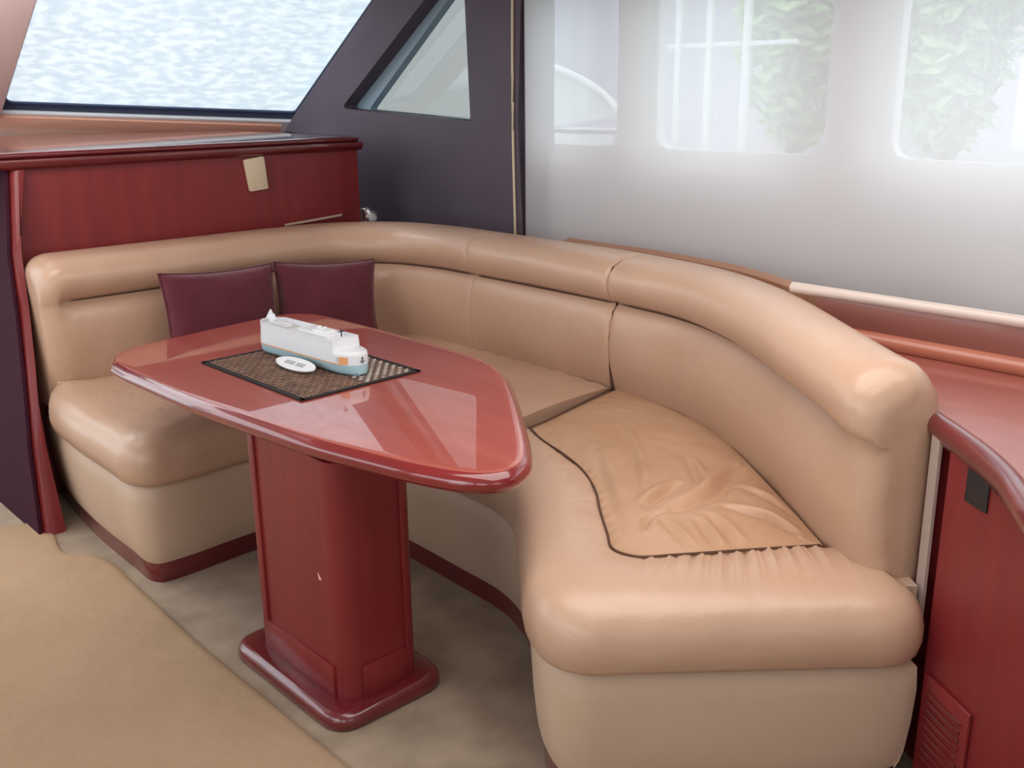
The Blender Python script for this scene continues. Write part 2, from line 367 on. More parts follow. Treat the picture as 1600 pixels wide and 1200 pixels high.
# rounded end stile that runs forward to hold the settee end
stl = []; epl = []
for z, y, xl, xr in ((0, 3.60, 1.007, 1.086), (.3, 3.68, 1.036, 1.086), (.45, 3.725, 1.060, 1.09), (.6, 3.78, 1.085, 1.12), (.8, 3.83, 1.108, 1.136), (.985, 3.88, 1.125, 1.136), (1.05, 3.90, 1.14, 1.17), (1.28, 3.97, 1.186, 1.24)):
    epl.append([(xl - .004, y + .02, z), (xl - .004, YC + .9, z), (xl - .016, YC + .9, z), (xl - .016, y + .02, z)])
    stl.append([(xl, YC + .05, z), (xl, y + .03, z), (xl + .008, y + .01, z), (xl + .028, y, z), (xr - .006, y + .002, z), (xr, y + .03, z), (xr, YC + .05, z)])
mesh('end_stile', *grid(stl, closed_v=True, cap=True), M['cherry'], cab)
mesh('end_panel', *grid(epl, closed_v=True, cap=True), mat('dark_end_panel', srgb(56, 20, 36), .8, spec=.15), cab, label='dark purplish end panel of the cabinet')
tp = [(.80, YC - .02), (2.715, YC - .02), (2.735, YC + .02), (2.735, 4.9), (2.7, 5.2), (.8, 6.0)]
mesh('top', *slab(ccw([Vector(p) for p in tp]), bullnose(1.318, 1.342, .014)), M['cherry_h'], cab)
mo = [(YC - .03, 1.290), (YC - .022, 1.282), (YC + .01, 1.278), (YC + .01, 1.318), (YC - .035, 1.318), (YC - .04, 1.305)]
mesh('moulding', *grid([[(x, y, z) for y, z in mo] for x in (.85, 2.725)], closed_v=True, cap=True), M['cherry_h'], cab, angle=60)
dash = [(.7, 4.3), (2.70, 4.3), (2.70, 4.85), (3.06, 5.15), (3.06, 5.36), (.7, 6.8)]
mesh('dash_shelf', *slab(ccw([Vector(p) for p in dash]), [(0, 1.29), (0, 1.325)]), M['cherry_h'], cab)
pl = round_poly([(2.125, YC - .016, 1.267), (2.222, YC - .016, 1.278), (2.232, YC - .016, 1.138), (2.143, YC - .016, 1.131)], .008, 3)
mesh('switch_plate', *prism([tuple(p) for p in pl], (0, .014, 0)), M['cream'], cab, bevel=.003, label='blank ivory cover plate')
mesh('screw', *lathe((2.185, YC - .015, 1.15), [(.0005, .0035), (.003, .003), (.0035, 0)], 10, 'y'), M['chrome'], [c for c in cab.children if c.name.startswith('switch')][0])

fit = thing('chrome_fitting', 'small chrome ring fitting in the corner where cabinet meets dark panel', 'fitting', (2.757, 3.97, .90))
mesh('collar', *lathe((2.757, 3.975, .965), [(.022, 0), (.034, .004), (.036, .012), (.034, .02), (.024, .024), (.02, .02)], 20, 'y'), M['chrome'], fit)
mesh('stem', *lathe((2.757, 4.0, .90), [(.02, 0), (.02, .09), (.026, .095), (.026, .105), (.010, .112)], 16), M['chrome'], fit)
mesh('socket', *lathe((2.757, 3.952, .965), [(.018, -.01), (.020, .0), (.016, .006), (.002, .007)], 16, 'y'), M['ship_grey'], fit)

# ------------------------------------------------------------ settee
sofa = thing('settee', 'tan leather U-shaped settee wrapping around the dining table', 'settee', (2.3, 2.6, 0))
ZS = .52
O = [(1.112, 3.70), (1.095, 3.45), (1.092, 3.15), (1.096, 2.985), (1.14, 2.925), (1.25, 2.91), (1.45, 2.92), (1.64, 2.915), (1.76, 2.86), (1.81, 2.72), (1.81, 2.5), (1.80, 2.2)]
O2 = [(1.80, 2.2), (1.79, 2.05), (1.73, 1.89), (1.61, 1.73), (1.463, 1.560), (1.366, 1.444), (1.326, 1.342), (1.345, 1.265), (1.43, 1.185), (1.60, 1.035), (1.76, .895), (1.86, .812), (1.915, .80), (1.955, .82), (1.96, .86)]
BACK = [(1.148, 3.72), (1.3, 3.72), (1.75, 3.72), (2.15, 3.72), (2.38, 3.69), (2.53, 3.56), (2.60, 3.32), (2.605, 3.0), (2.60, 2.6), (2.585, 2.25), (2.54, 1.95), (2.42, 1.68), (2.27, 1.45), (2.11, 1.24), (1.965, 1.045), (1.90, .925)]
B = cat_rom([(x, y, 0) for x, y in BACK], 260)
Bn = []
for i in range(len(B)):
    t = (B[min(i + 1, len(B) - 1)] - B[max(i - 1, 0)]).normalized(); Bn.append(Vector((-t.y, t.x, 0)))
Bs = [0]
for i in range(1, len(B)): Bs.append(Bs[-1] + (B[i] - B[i - 1]).length)
BL = Bs[-1]
def back_at(s):
    s = min(max(s, 0), BL)
    for i in range(1, len(B)):
        if Bs[i] >= s: break
    f = (s - Bs[i - 1]) / max(Bs[i] - Bs[i - 1], 1e-9)
    return B[i - 1].lerp(B[i], f), Bn[i - 1].lerp(Bn[i], f).normalized()
def s_at(pred):
    for i in range(len(B)):
        if pred(B[i]): return Bs[i]
s12 = s_at(lambda p: p.y < 3.06 and p.x > 2); s23 = s_at(lambda p: p.y < 2.29 and p.x > 2)

def backrest(sa, sb, ea, eb, n):
    """one upholstered length of the backrest; ea, eb = (reach, depth) of the rounding at each end"""
    prof = [(.04, .42), (.012, .50), (.0, .545), (-.014, .60), (-.020, .68), (-.014, .75), (.002, .795), (.018, .812), (.026, .819), (.018, .826), (-.004, .838), (-.026, .862), (-.034, .895),
            (-.026, .93), (-.002, .957), (.04, .975), (.09, .984), (.14, .984), (.185, .974), (.22, .952), (.24, .915), (.245, .86), (.245, .42)]
    ss = [sa + (sb - sa) * k / n for k in range(n + 1)]
    for r, base, sg in ((ea[0], sa, 1), (eb[0], sb, -1)):
        for q in (.01, .04, .1, .18, .3, .45, .62, .8): ss.append(base + sg * r * q)
    ss = sorted(set(round(s, 6) for s in ss)); rows = []
    for s in ss:
        p, nn = back_at(s)
        f = s / BL
        taper = 1 - .30 * max(0, (f - .62) / .38)                      # thinner towards the aft end
        da = min((s - sa) / ea[0], 1); db = min((sb - s) / eb[0], 1)
        ka = (1 - math.sqrt(max(0, 1 - (1 - da) ** 2))) * ea[1]; kb = (1 - math.sqrt(max(0, 1 - (1 - db) ** 2))) * eb[1]; k = ka + kb
        cfade = 1.0
        if sa == 0: cfade *= min(max((s - .05) / .04, 0), 1)
        if sb == BL: cf_ = min(max((BL - s - .05) / .14, 0), 1); cfade *= cf_ * cf_ * (3 - 2 * cf_)
        row = []
        for i, (o_, z) in enumerate(prof):
            if 5 <= i <= 11:
                base_o = [-.014, -.016, -.018, -.02, -.022, -.026, -.030][i - 5]
                o_ = base_o + (o_ - base_o) * cfade
            if f > .62 and 10 <= i <= 19 : o_ -= .012 * (f - .62) / .38 * 1.5
            o_ = o_ * (taper if o_ > 0 else 1)
            mid = .11 * taper
            o2 = o_ + (k if o_ < mid else -k) * min(1, abs(o_ - mid) / .05) if k > 0 else o_
            if k > 0: o2 = min(o2, mid) if o_ < mid else max(o2, mid)
            z2 = z - (k * 1.15 if z > .90 else (k * 1.15 * max(0, (z - .80) / .10) if z > .80 else 0))
            wob = .004 * noise.noise(Vector((s * 3.1, z * 4, 1.7)))
            q = p + nn * (o2 + wob); row.append((q.x, q.y, z2))
        rows.append(row)
    return grid(rows, cap=True)
mesh('backrest', *backrest(0, s12, (.085, .06), (.012, .006), 70), M['leather'], sofa, angle=70)
mesh('backrest', *backrest(s12, s23, (.012, .006), (.018, .014), 40), M['leather'], sofa, angle=70)
mesh('backrest', *backrest(s23, BL, (.022, .016), (.075, .055), 90), M['leather'], sofa, angle=70)

def crease_path(s0, s1, n):
    out = []
    for k in range(n + 1):
        p, nn = back_at(s0 + (s1 - s0) * k / n); q = p + nn * .0225; out.append((q.x, q.y, .819))
    return out
bks = [c for c in sofa.children if c.name.startswith('backrest')]
for bk_, s0, s1 in ((bks[0], .075, s12 - .012), (bks[1], s12 + .012, s23 - .012), (bks[2], s23 + .02, BL - .115)):
    mesh('seam', *tubevf(crease_path(s0, s1, 70), lambda f: .0036 * min(1, .2 + f * 20, .2 + (1 - f) * 20), 6), M['piping'], bk_, label='dark brown line painting the shade of the stitched crease')  # dark tube puts the crease's shade into colour
p_, n_ = back_at(s23)
mesh('seam', *tubevf([((p_ + n_ * o_).x, (p_ + n_ * o_).y, z) for o_, z in ((.012, .50), (-.002, .60), (-.006, .70), (.010, .79), (.030, .819), (.000, .85), (-.016, .90), (.004, .945), (.05, .963), (.10, .972), (.16, .971))], .006, 6), M['piping'], bks[2], label='dark tube painting the shade in the gap between two backrest lengths')  # solid dark tube stands in for shade inside the gap
# seat cushion, forward and outboard length
def ruled(Ol, Il, prof, n, disp=None, crown=0.0, endr=.012, ends=(1, 1)):
    rows = []
    for i in range(n):
        o_, i_ = Ol[i], Il[i]; d = i_ - o_; D = d.length; d.normalize()
        e = 0
        for k_, on in ((i, ends[0]), (n - 1 - i, ends[1])):
            if on:
                x = k_ / (n - 1) * on[1] / endr if isinstance(on, tuple) else 1
                if x < 1: e = max(e, (1 - math.sqrt(1 - (1 - x) ** 2)) * .010)
        row = []
        for ins_, z in prof:
            zz = z - (e if z > .45 else 0); q = o_ + d * ins_; row.append(Vector((q.x, q.y, zz)))
        last_ins = prof[-1][0]; m_ = 14
        for k in range(1, m_ + 1):
            f = 1 - (1 - k / m_) ** 1.4; a = last_ins + (D - last_ins) * f; q = o_ + d * a
            z = prof[-1][1] + crown * math.sin(PI * f) - .004 * f - e
            row.append(Vector((q.x, q.y, z)))
        if disp: row = [disp(i / (n - 1), j, p, len(prof), o_, i_) for j, p in enumerate(row)]
        rows.append(row)
    return rows
sp = [(.10, .345), (.05, .347), (.018, .352), (.004, .370), (-.004, .40), (-.004, .43), (.004, .462), (.022, .490), (.05, .508), (.085, .517)]
n1 = 200
Oa = cat_rom([(x, y, 0) for x, y in O], n1)
Ia = cat_rom([(x, y, 0) for x, y in [(1.16, 3.735), (1.30, 3.735), (1.45, 3.735), (1.6, 3.735), (1.85, 3.735), (2.1, 3.735), (2.35, 3.71), (2.52, 3.60), (2.60, 3.40), (2.62, 3.0), (2.61, 2.6), (2.59, 2.29)]], n1)
def disp_a(t, j, p, np_, o_, i_):
    if j > np_ - 4:
        p.z += .004 * noise.noise(Vector((p.x * 5, p.y * 5, 0))) + .0022 * math.sin((p.x + p.y) * 60) * math.exp(-((p - i_).xy.length / .08) ** 2)
    return p
rows = ruled(Oa, Ia, sp, n1, disp_a, .012)
for r in rows: r.append(Vector((r[-1].x, r[-1].y, .345)))
mesh('seat_cushion', *grid(rows, cap=True), M['leather_worn'] if False else M['leather'], sofa, angle=60)

# aft cushion: smooth leather bolster around a wrinkled inset
I_seam = [(2.08, 2.17), (2.03, 2.07), (1.985, 1.93), (1.93, 1.80), (1.85, 1.68), (1.76, 1.58), (1.67, 1.475), (1.615, 1.405), (1.625, 1.345), (1.70, 1.285), (1.84, 1.185), (1.975, 1.085), (1.99, 1.03), (1.955, .97), (1.925, .92)]
O2f = O2
n2 = 460
Ob = cat_rom([(x, y, 0) for x, y in O2f], n2); Ib = cat_rom([(x, y, 0) for x, y in I_seam], n2)
def disp_b(t, j, p, np_, o_, i_):
    if j >= np_ - 3:
        d = (p - Vector((i_.x, i_.y, p.z))).xy.length
        g = math.exp(-(d / .10) ** 2)
        if .60 < t < .93:
            wgt = math.sin(PI * (t - .60) / .33) ** .6
            ph = t * 260 + 1.6 * noise.noise(Vector((t * 22, 3.3, 0))) + d * 10
            p.z += wgt * g * .0055 * (math.sin(ph) ** 3 - .3 * math.cos(ph * 1.7))
        p.z += g * .002 * noise.noise(Vector((p.x * 30, p.y * 30, 0)))
        p.z -= .006 * math.exp(-(d / .008) ** 2)
        p.z += .004 * noise.noise(Vector((p.x * 6, p.y * 6, 2)))
    return p
rows = ruled(Ob, Ib, [(a, z) for a, z in sp], n2, disp_b, .010)
for r in rows: r.append(Vector((r[-1].x, r[-1].y, .345)))
mesh('seat_bolster', *grid(rows, cap=True), M['leather'], sofa, angle=60)

# wrinkled inset: Coons-like patch between the front seam and the back line
cre = [[(2.252, 1.954), (2.073, 1.736), (1.899, 1.577)], [(1.852, 1.505), (2.012, 1.528)], [(1.879, 1.423), (2.003, 1.416), (2.246, 1.496)], [(2.184, 1.627), (2.052, 1.489)],
       [(1.975, 1.356), (2.011, 1.266), (1.986, 1.16)], [(2.122, 1.42), (2.127, 1.324), (2.085, 1.221)], [(1.904, 1.343), (1.843, 1.225)], [(1.879, 1.423), (1.803, 1.453), (1.742, 1.423)],
       [(1.866, 1.354), (1.797, 1.246)], [(1.795, 1.397), (1.748, 1.293)], [(2.073, 1.885), (1.845, 1.63), (1.717, 1.473)]]
cd = [(.004, .010), (.010, .010), (.013, .016), (.007, .009), (.009, .009), (.006, .009), (.006, .009), (.009, .009), (.006, .008), (.005, .008), (.003, .012)]
segs = []
for c, (dp, wd) in zip(cre, cd):
    P = cat_rom([(x, y, 0) for x, y in c], 9)
    for i in range(8): segs.append((P[i], P[i + 1], dp * 1.35, wd * 1.35))
    segs.append(None)
polys = []; cur = []
for sgm in segs:
    if sgm is None: polys.append(cur); cur = []
    else: cur.append(sgm)
pbox = [(min(min(q[0].x, q[1].x) for q in c) - .07, max(max(q[0].x, q[1].x) for q in c) + .07, min(min(q[0].y, q[1].y) for q in c) - .07, max(max(q[0].y, q[1].y) for q in c) + .07) for c in polys]
def wrinkle(x, y):
    h = 0; p = Vector((x, y, 0))
    for c, bb in zip(polys, pbox):
        if not (bb[0] < x < bb[1] and bb[2] < y < bb[3]): continue
        bd_ = 9
        for k, (a, b, dp, wd) in enumerate(c):
            ab = b - a; t = max(0, min(1, (p - a).dot(ab) / ab.length_squared)); dv = p - (a + ab * t); d = dv.length
            if d < bd_: bd_ = d; side = ab.x * dv.y - ab.y * dv.x; fr_ = (k + t) / len(c); bw_ = wd; bdp = dp
        if bd_ > bw_ * 5: continue
        top = max(q[2] for q in c); amp = top * math.sin(PI * min(max(.06 + .88 * fr_, 0), 1)) ** .7
        sd = bd_ if side > 0 else -bd_
        h += -amp * math.exp(-(sd / bw_) ** 2) + amp * .8 * math.exp(-((sd - 1.8 * bw_) / (1.2 * bw_)) ** 2)
    return h
NI = 200
Bk = cat_rom([(x, y, 0) for x, y in [(2.60, 2.27), (2.575, 2.05), (2.50, 1.80), (2.40, 1.63), (2.25, 1.42), (2.10, 1.22), (2.03, 1.13), (1.995, 1.085)]], NI)
Fr = cat_rom([(x, y, 0) for x, y in [(2.08, 2.17), (2.03, 2.07), (1.985, 1.93), (1.93, 1.80), (1.85, 1.68), (1.76, 1.58), (1.67, 1.475), (1.615, 1.405), (1.625, 1.345), (1.70, 1.285), (1.84, 1.185), (1.98, 1.082)]], NI)
rows = []; K = 170
for i in range(NI):
    row = []
    for j in range(K + 1):
        f = j / K; q = Fr[i].lerp(Bk[i], f)
        de = min((q - Fr[i]).length, (Bk[i] - q).length, i / (NI - 1) * 1.6)
        edge = 1 - math.exp(-(de / .035) ** 2)
        z = .506 + .020 * (1 - math.exp(-de / .10)) + edge * wrinkle(q.x, q.y) * 1.1 + edge * (.005 * noise.noise(Vector((q.x * 9, q.y * 9, 4))) + .0012 * noise.noise(Vector((q.x * 22, q.y * 22, 8))))
        z += .0016 * math.sin(i * .86 + noise.noise(Vector((i * .3, 0, 0))) * 2) * math.exp(-(f / .05) ** 2)
        row.append((q.x, q.y, z))
    rows.append(row)
under = [[(Fr[i].x, Fr[i].y, .46)] + rows[i] + [(Bk[i].x, Bk[i].y, .46)] for i in range(NI)]
mesh('seat_inset', *grid(under), M['leather_worn'], sofa, angle=80, label='wrinkled worn brown leather inset of the aft seat')
sm = [(p.x, p.y, .512) for p in Fr]
mesh('seam', *tubevf(sm, .0032, 6), M['piping'], sofa, label='dark brown seam around the inset')
sb_ = [(p.x + .012 * 0, p.y, .512) for p in cat_rom([(1.80, 2.2, 0), (2.08, 2.175, 0), (2.35, 2.225, 0), (2.60, 2.28, 0)], 30)]
mesh('seam', *tubevf(sb_, .003, 6), M['piping'], sofa)

# base under the seats and the cherry toe kick
foot = cat_rom([(x, y, 0) for x, y in O], 90)[:-1] + cat_rom([(x, y, 0) for x, y in O2[:-4] + [(1.85, .822), (1.91, .785), (1.94, .782), (1.965, .81), (1.995, .84)]], 90)
outb = [back_at(BL * (1 - k / 70)) for k in range(71)]
outb = [Vector((p + n_ * (.235 - .065 * max(0, ((1 - k / 70) - .62) / .38)))) for k, (p, n_) in enumerate(outb)]
fp = ccw([Vector((p.x, p.y)) for p in foot] + [Vector((p.x, p.y)) for p in outb])
mesh('base', *slab(fp, [(.046, .070), (.040, .085), (.032, .12), (.024, .20), (.020, .28), (.024, .335), (.045, .352)]), M['leather_side'], sofa, angle=50)
mesh('toe_kick', *slab(fp, [(.05, 0), (.05, .075)]), M['cherry_h'], sofa, label='cherry-red toe kick under the leather base')
# back shell seen as a thin strip behind the backrest
sh = []
for k in range(0, 91):
    s = BL * (.52 + .28 * k / 90); p, n_ = back_at(s); tpr = .245 * (1 - .30 * max(0, (s / BL - .62) / .38)); a = p + n_ * (tpr + .004); b = p + n_ * (tpr + .035)
    sh.append([(a.x, a.y, .3), (a.x, a.y, .962), (b.x, b.y, .972), (b.x, b.y, .3)])
mesh('back_shell', *grid(sh, closed_v=True, cap=True), M['shell'], sofa, angle=60, label='brown trim behind the backrest')
# grey edge strip at the aft end and the small welt at the forward cabinet
pe, ne = back_at(BL); a = pe + ne * .165; td = Vector((.80, -.60, 0)); fdr = Vector((-.54, -.84, 0)).normalized()
q0 = Vector((2.02, .905, 0))
mesh('edge_strip', *prism([(1.986, .852, .36), (1.972, .828, .36), (1.976, .832, .84), (1.990, .856, .84)], (.006, -.004, 0)), M['grey_fabric'], sofa, label='grey fabric edge strip against the side cabinet')
mesh('end_tab', *prism([(1.925, .885, .34), (1.972, .842, .34), (1.972, .842, .50), (1.925, .885, .50)], (.03, .035, 0)), M['leather_side'], sofa)
mesh('welt', *tubevf([(2.30, 3.975, .972), (2.45, 3.975, .980), (2.60, 3.975, .990)], .006, 8), M['leather_side'], sofa)

# ------------------------------------------------------------ pillows
def pillow(x, y, z, rz, tilt, sx, sz, th_, label, seed, rx=0):
    root = thing('throw_pillow', label, 'pillow', (x, y, z), 0, 'maroon pillows on the settee')
    n = 34; R = Matrix.Rotation(rz, 3, 'Z') @ Matrix.Rotation(tilt, 3, 'X') @ Matrix.Rotation(rx, 3, 'Y')
    rowsF, rowsB = [], []
    for i in range(n + 1):
        rf, rb = [], []
        for j in range(n + 1):
            u, v = -1 + 2 * i / n, -1 + 2 * j / n
            pinch = 1 - .075 * (1 - abs(v) ** 2.5) * 0 - .07 * (1 - v * v) * abs(u) ** 3; pinch2 = 1 - .085 * (1 - u * u) * abs(v) ** 3
            t = th_ * (max(0, 1 - u * u) ** .5 * max(0, 1 - v * v) ** .5) ** .75
            wr_ = .010 * noise.noise(Vector((u * 2.2 + seed, v * 2.2, 1))) * (1 - u ** 4) * (1 - v ** 4)
            px, pz = u * sx / 2 * pinch, v * sz / 2 * pinch2
            rf.append(Vector((px, -t - wr_, pz))); rb.append(Vector((px, t, pz)))
        rowsF.append([R @ p + Vector((0, 0, sz / 2)) for p in rf]); rowsB.append([R @ p + Vector((0, 0, sz / 2)) for p in rb])
    mesh('cover', *joinvf([grid(rowsF), grid(rowsB)]), M['maroon'], root, world=False, angle=100)
    edge = [rowsF[i][0] for i in range(n)] + [rowsF[n][j] for j in range(n)] + [rowsF[n - i][n] for i in range(n)] + [rowsF[0][n - j] for j in range(n)]
    mesh('piping', *tubevf(edge, .005, 6, closed=True), M['maroon'], root, world=False)
pillow(1.745, 3.53, .537, math.radians(2), math.radians(-10), .475, .362, .075, 'maroon pillow on the left, nearer the open end of the settee', 1.0, math.radians(2.5))
pillow(2.203, 3.51, .537, math.radians(-10), math.radians(-10), .44, .338, .075, 'maroon pillow on the right, tucked towards the settee corner', 5.0, math.radians(4))

# ------------------------------------------------------------ table
tab = thing('dining_table', 'glossy cherry-red pedestal dining table with boat-shaped top', 'table', (1.30, 2.14, 0))
tpts = [(1.51, 1.569), (1.45, 1.515), (1.376, 1.493), (1.325, 1.515), (1.287, 1.562), (1.244, 1.667), (1.203, 1.83), (1.169, 1.995), (1.146, 2.201), (1.118, 2.493), (1.108, 2.817), (1.107, 2.97), (1.120, 3.07), (1.171, 3.157),
        (1.26, 3.205), (1.475, 3.245), (1.743, 3.283), (1.878, 3.280), (1.953, 3.203), (1.979, 3.025), (1.984, 2.647), (1.981, 2.407), (1.962, 2.222), (1.903, 2.084), (1.81, 1.945), (1.638, 1.722)]
to = ccw([Vector((p.x, p.y)) for p in cat_rom([(x, y, 0) for x, y in tpts], 240, True)[:240]])
edge_prof = [(.06, .694), (.020, .695), (.008, .702), (.001, .713), (0, .722), (.004, .733), (.012, .741), (.022, .7455)]
V, F = slab(to, edge_prof); mesh('edge_moulding', V, F, M['table_edge'], tab, angle=70)
mesh('tabletop', *slab(to, [(.020, .735), (.0205, .7458), (.024, .7468), (.040, .7468)]), M['table_top'], tab, angle=70)
def rbox(x0, x1, y0, y1, r, n=6):
    return [Vector((p.x, p.y)) for p in round_poly([(x0, y0, 0), (x1, y0, 0), (x1, y1, 0), (x0, y1, 0)], r, n)]
mesh('pedestal', *slab(rbox(1.185, 1.425, 1.915, 2.35, .06), [(0, .04), (0, .694)]), M['cherry'], tab, angle=50)
# raised frame on the two seen faces leaves the recessed panels between
for nm, b in (('lower_rail', (1.176, 1.190, 1.965, 2.295, .045, .135)), ('lower_rail', (1.235, 1.375, 1.906, 1.92, .045, .135)), ('lower_rail', (1.42, 1.434, 1.965, 2.295, .045, .135))):
    box(nm, b, M['cherry'], tab, bevel=.004)
for b in ((1.178, 1.190, 2.290, 2.318, .046, .693), (1.372, 1.392, 1.908, 1.92, .046, .693)): box('stile', b, M['cherry'], tab, bevel=.003)
mesh('chip', *prism([(1.1845, 2.016, .382), (1.1845, 2.012, .362), (1.1845, 1.998, .366), (1.1845, 2.008, .376)], (-.0006, 0, 0)), M['salmon'], tab, label='small pale chip in the red varnish')
mesh('plinth', *slab(rbox(1.118, 1.480, 1.862, 2.425, .085), [(.004, 0), (.0, .006), (0, .022), (.004, .034), (.012, .042), (.024, .046), (.06, .047)]), M['cherry_h'], tab, angle=60)

# ------------------------------------------------------------ placemat
pm = thing('placemat', 'dark woven bamboo placemat under the model ship', 'placemat', (1.52, 2.55, .7475), math.radians(1.0))
mesh('backing', *boxvf(-.205, .205, -.282, .282, 0, .002), M['mat_black'], pm, world=False)
bd = .014
mesh('border', *joinvf([boxvf(-.205, .205, -.282, -.282 + bd, .0, .0045), boxvf(-.205, .205, .282 - bd, .282, .0, .0045), boxvf(-.205, -.205 + bd, -.282, .282, 0, .0045), boxvf(.205 - bd, .205, -.282, .282, 0, .0045)]), M['mat_black'], pm, world=False, smooth=False)
pa, pb = [], []
nx, ny = 27, 33
for i in range(nx):
    for j in range(ny):
        x = -.190 + .380 * (i + .5) / nx; y = -.267 + .534 * (j + .5) / ny; od = (i + j) % 2
        hx, hy = (.0056, .0036) if od else (.0034, .0058)
        q = boxvf(x - hx, x + hx, y - hy, y + hy, .001, .0046 if od else .0034)
        ((pb if (x > .02 and y < -.02) and od else pa)).append(q)
tag(mesh('weave', *joinvf(pa), M['slat'], pm, world=False, smooth=False), kind='stuff')
tag(mesh('weave', *joinvf(pb), M['slat_pale'], pm, world=False, smooth=False), kind='stuff')

# ------------------------------------------------------------ model ship (length along local x, bow towards +x)
ship = thing('model_ship', 'white and pale blue model ferry on the woven placemat', 'model ship', (1.562, 2.592, .7522), math.radians(-90 + 4))
L2 = .244
def hull_half(x):                                   # half beam along the length, stern square-ish, bow blunt
    t = (x + L2) / (2 * L2)
    return .052 * min(1, (t / .10 + .12)) ** .6 * max(.30, math.sqrt(max(0, 1 - (max(0, (t - .80) / .205)) ** 2.6)))
xs = [-L2 + 2 * L2 * k / 40 for k in range(38)] + [L2 * q for q in (.88, .91, .94, .96, .975, .99, 1.0)]
def sect(z, k, x0=-L2, x1=L2):
    P = [(x, -hull_half(x) * k) for x in xs if x0 <= x <= x1]
    return [Vector((x, y)) for x, y in P] + [Vector((x, -y)) for x, y in reversed(P)]
def ring(z, k, lift=0, x0=-L2, x1=L2): return [(p.x, p.y, z + lift * max(0, p.x / L2) ** 3) for p in sect(z, k, x0, x1)]
mesh('hull', *grid([ring(.000, .70), ring(.006, .86), ring(.014, .94), ring(.032, 1.0)], closed_v=True, cap=True), M['hull_blue'], ship, world=False, angle=50)
mesh('keel_band', *grid([ring(-.0005, .62), ring(.0045, .845)], closed_v=True, cap=True), M['ship_dark'], ship, world=False)
mesh('superstructure', *grid([ring(.032, 1.0), ring(.045, .99), ring(.072, .96, x1=.20), ring(.088, .93, x1=.20)] if False else [ring(.032, 1.0), ring(.046, .99), ring(.060, .97)], closed_v=True, cap=True), M['ship_white'], ship, world=False, angle=50)
mesh('superstructure', *grid([ring(.060, .97, 0, -L2, .175), ring(.092, .93, 0, -L2, .165)], closed_v=True, cap=True) if False else grid([[(p.x if p.x < .17 else .17, p.y, z) for p in sect(z, k)] for z, k in ((.058, .97), (.090, .93))], closed_v=True, cap=True), M['ship_white'], ship, world=False, angle=50)
# bulwark around the sun deck
rim_o = [(min(p.x, .168), p.y, .0) for p in sect(0, .935)]; rim_i = [(min(p.x, .160) * .985, p.y * .90, 0) for p in sect(0, .935)]
mesh('bulwark', *grid([[(x, y, .089) for x, y, _ in rim_o], [(x, y, .099) for x, y, _ in rim_o], [(x, y, .099) for x, y, _ in rim_i], [(x, y, .089) for x, y, _ in rim_i]], closed_v=True), M['ship_white'], ship, world=False, angle=40)
for s in (-1, 1):
    st_ = [(x, s * (hull_half(x) * 1.0 + .0006), z) for x in xs[3:38] for z in (.032,)]
    r_ = [[(x, s * (hull_half(x) + .0008), .031), (x, s * (hull_half(x) + .0008), .0345)] for x in xs[4:38]]
    mesh('stripe', *grid(r_), M['orange'], ship, world=False, label='orange stripe along the hull')
mesh('pool_deck', *slab(ccw(rbox(-.20, -.09, -.030, .030, .012)), [(0, .089), (0, .0905)]), M['ship_grey'], ship, world=False)
mesh('pool', *slab(ccw(rbox(-.185, -.115, -.018, .018, .010)), [(0, .0905), (0, .0945), (.004, .0945), (.005, .0915)]), M['ship_white'], ship, world=False)
mesh('deckhouse', *joinvf([slab(ccw(rbox(-.03, .125, -.032, .032, .010)), [(0, .089), (.001, .101), (.004, .104)]), slab(ccw(rbox(.03, .10, -.020, .020, .006)), [(0, .104), (.002, .110)])]), M['ship_white'], ship, world=False, angle=40)
fnl = mesh('funnel', *slab(ccw([Vector((.0 + -.205 + .016 * math.cos(a), .010 * math.sin(a))) for a in [2 * PI * k / 16 for k in range(16)]]), [(0, .09), (.001, .108), (.004, .118)]), M['ship_white'], ship, world=False)
mesh('fin', *prism([(-.24, -.002, .10), (-.185, -.002, .10), (-.212, -.002, .132)], (0, .004, 0)), M['ship_white'], ship, world=False)
mesh('mast', *joinvf([boxvf(.148, .151, -.001, .002, .10, .122), boxvf(.147, .152, -.010, .010, .115, .117)]), M['ship_dark'], ship, world=False)
mesh('radar', *joinvf([boxvf(.060, .064, -.012, .012, .108, .116), lathe((.045, .0, .106), [(.009, 0), (.009, .006), (.004, .012)], 12)]), M['ship_white'], ship, world=False)
mesh('foredeck', *slab(ccw(rbox(.178, .225, -.026, .026, .014)), [(0, .059), (0, .062)]), M['ship_grey'], ship, world=False)
for k in range(7):
    for s in (-1, 1):
        x = -.14 + k * .036; h_ = hull_half(x)
        if k in (2, 3, 4): mesh('lifeboat', *lathe((x, s * (h_ * .97), .066), [(.0005, -.010), (.004, -.006), (.0045, .0), (.004, .006), (.0005, .010)], 8), M['orange'] if k % 2 and s > 0 else M['ship_white'], ship, world=False) if s > 0 else None
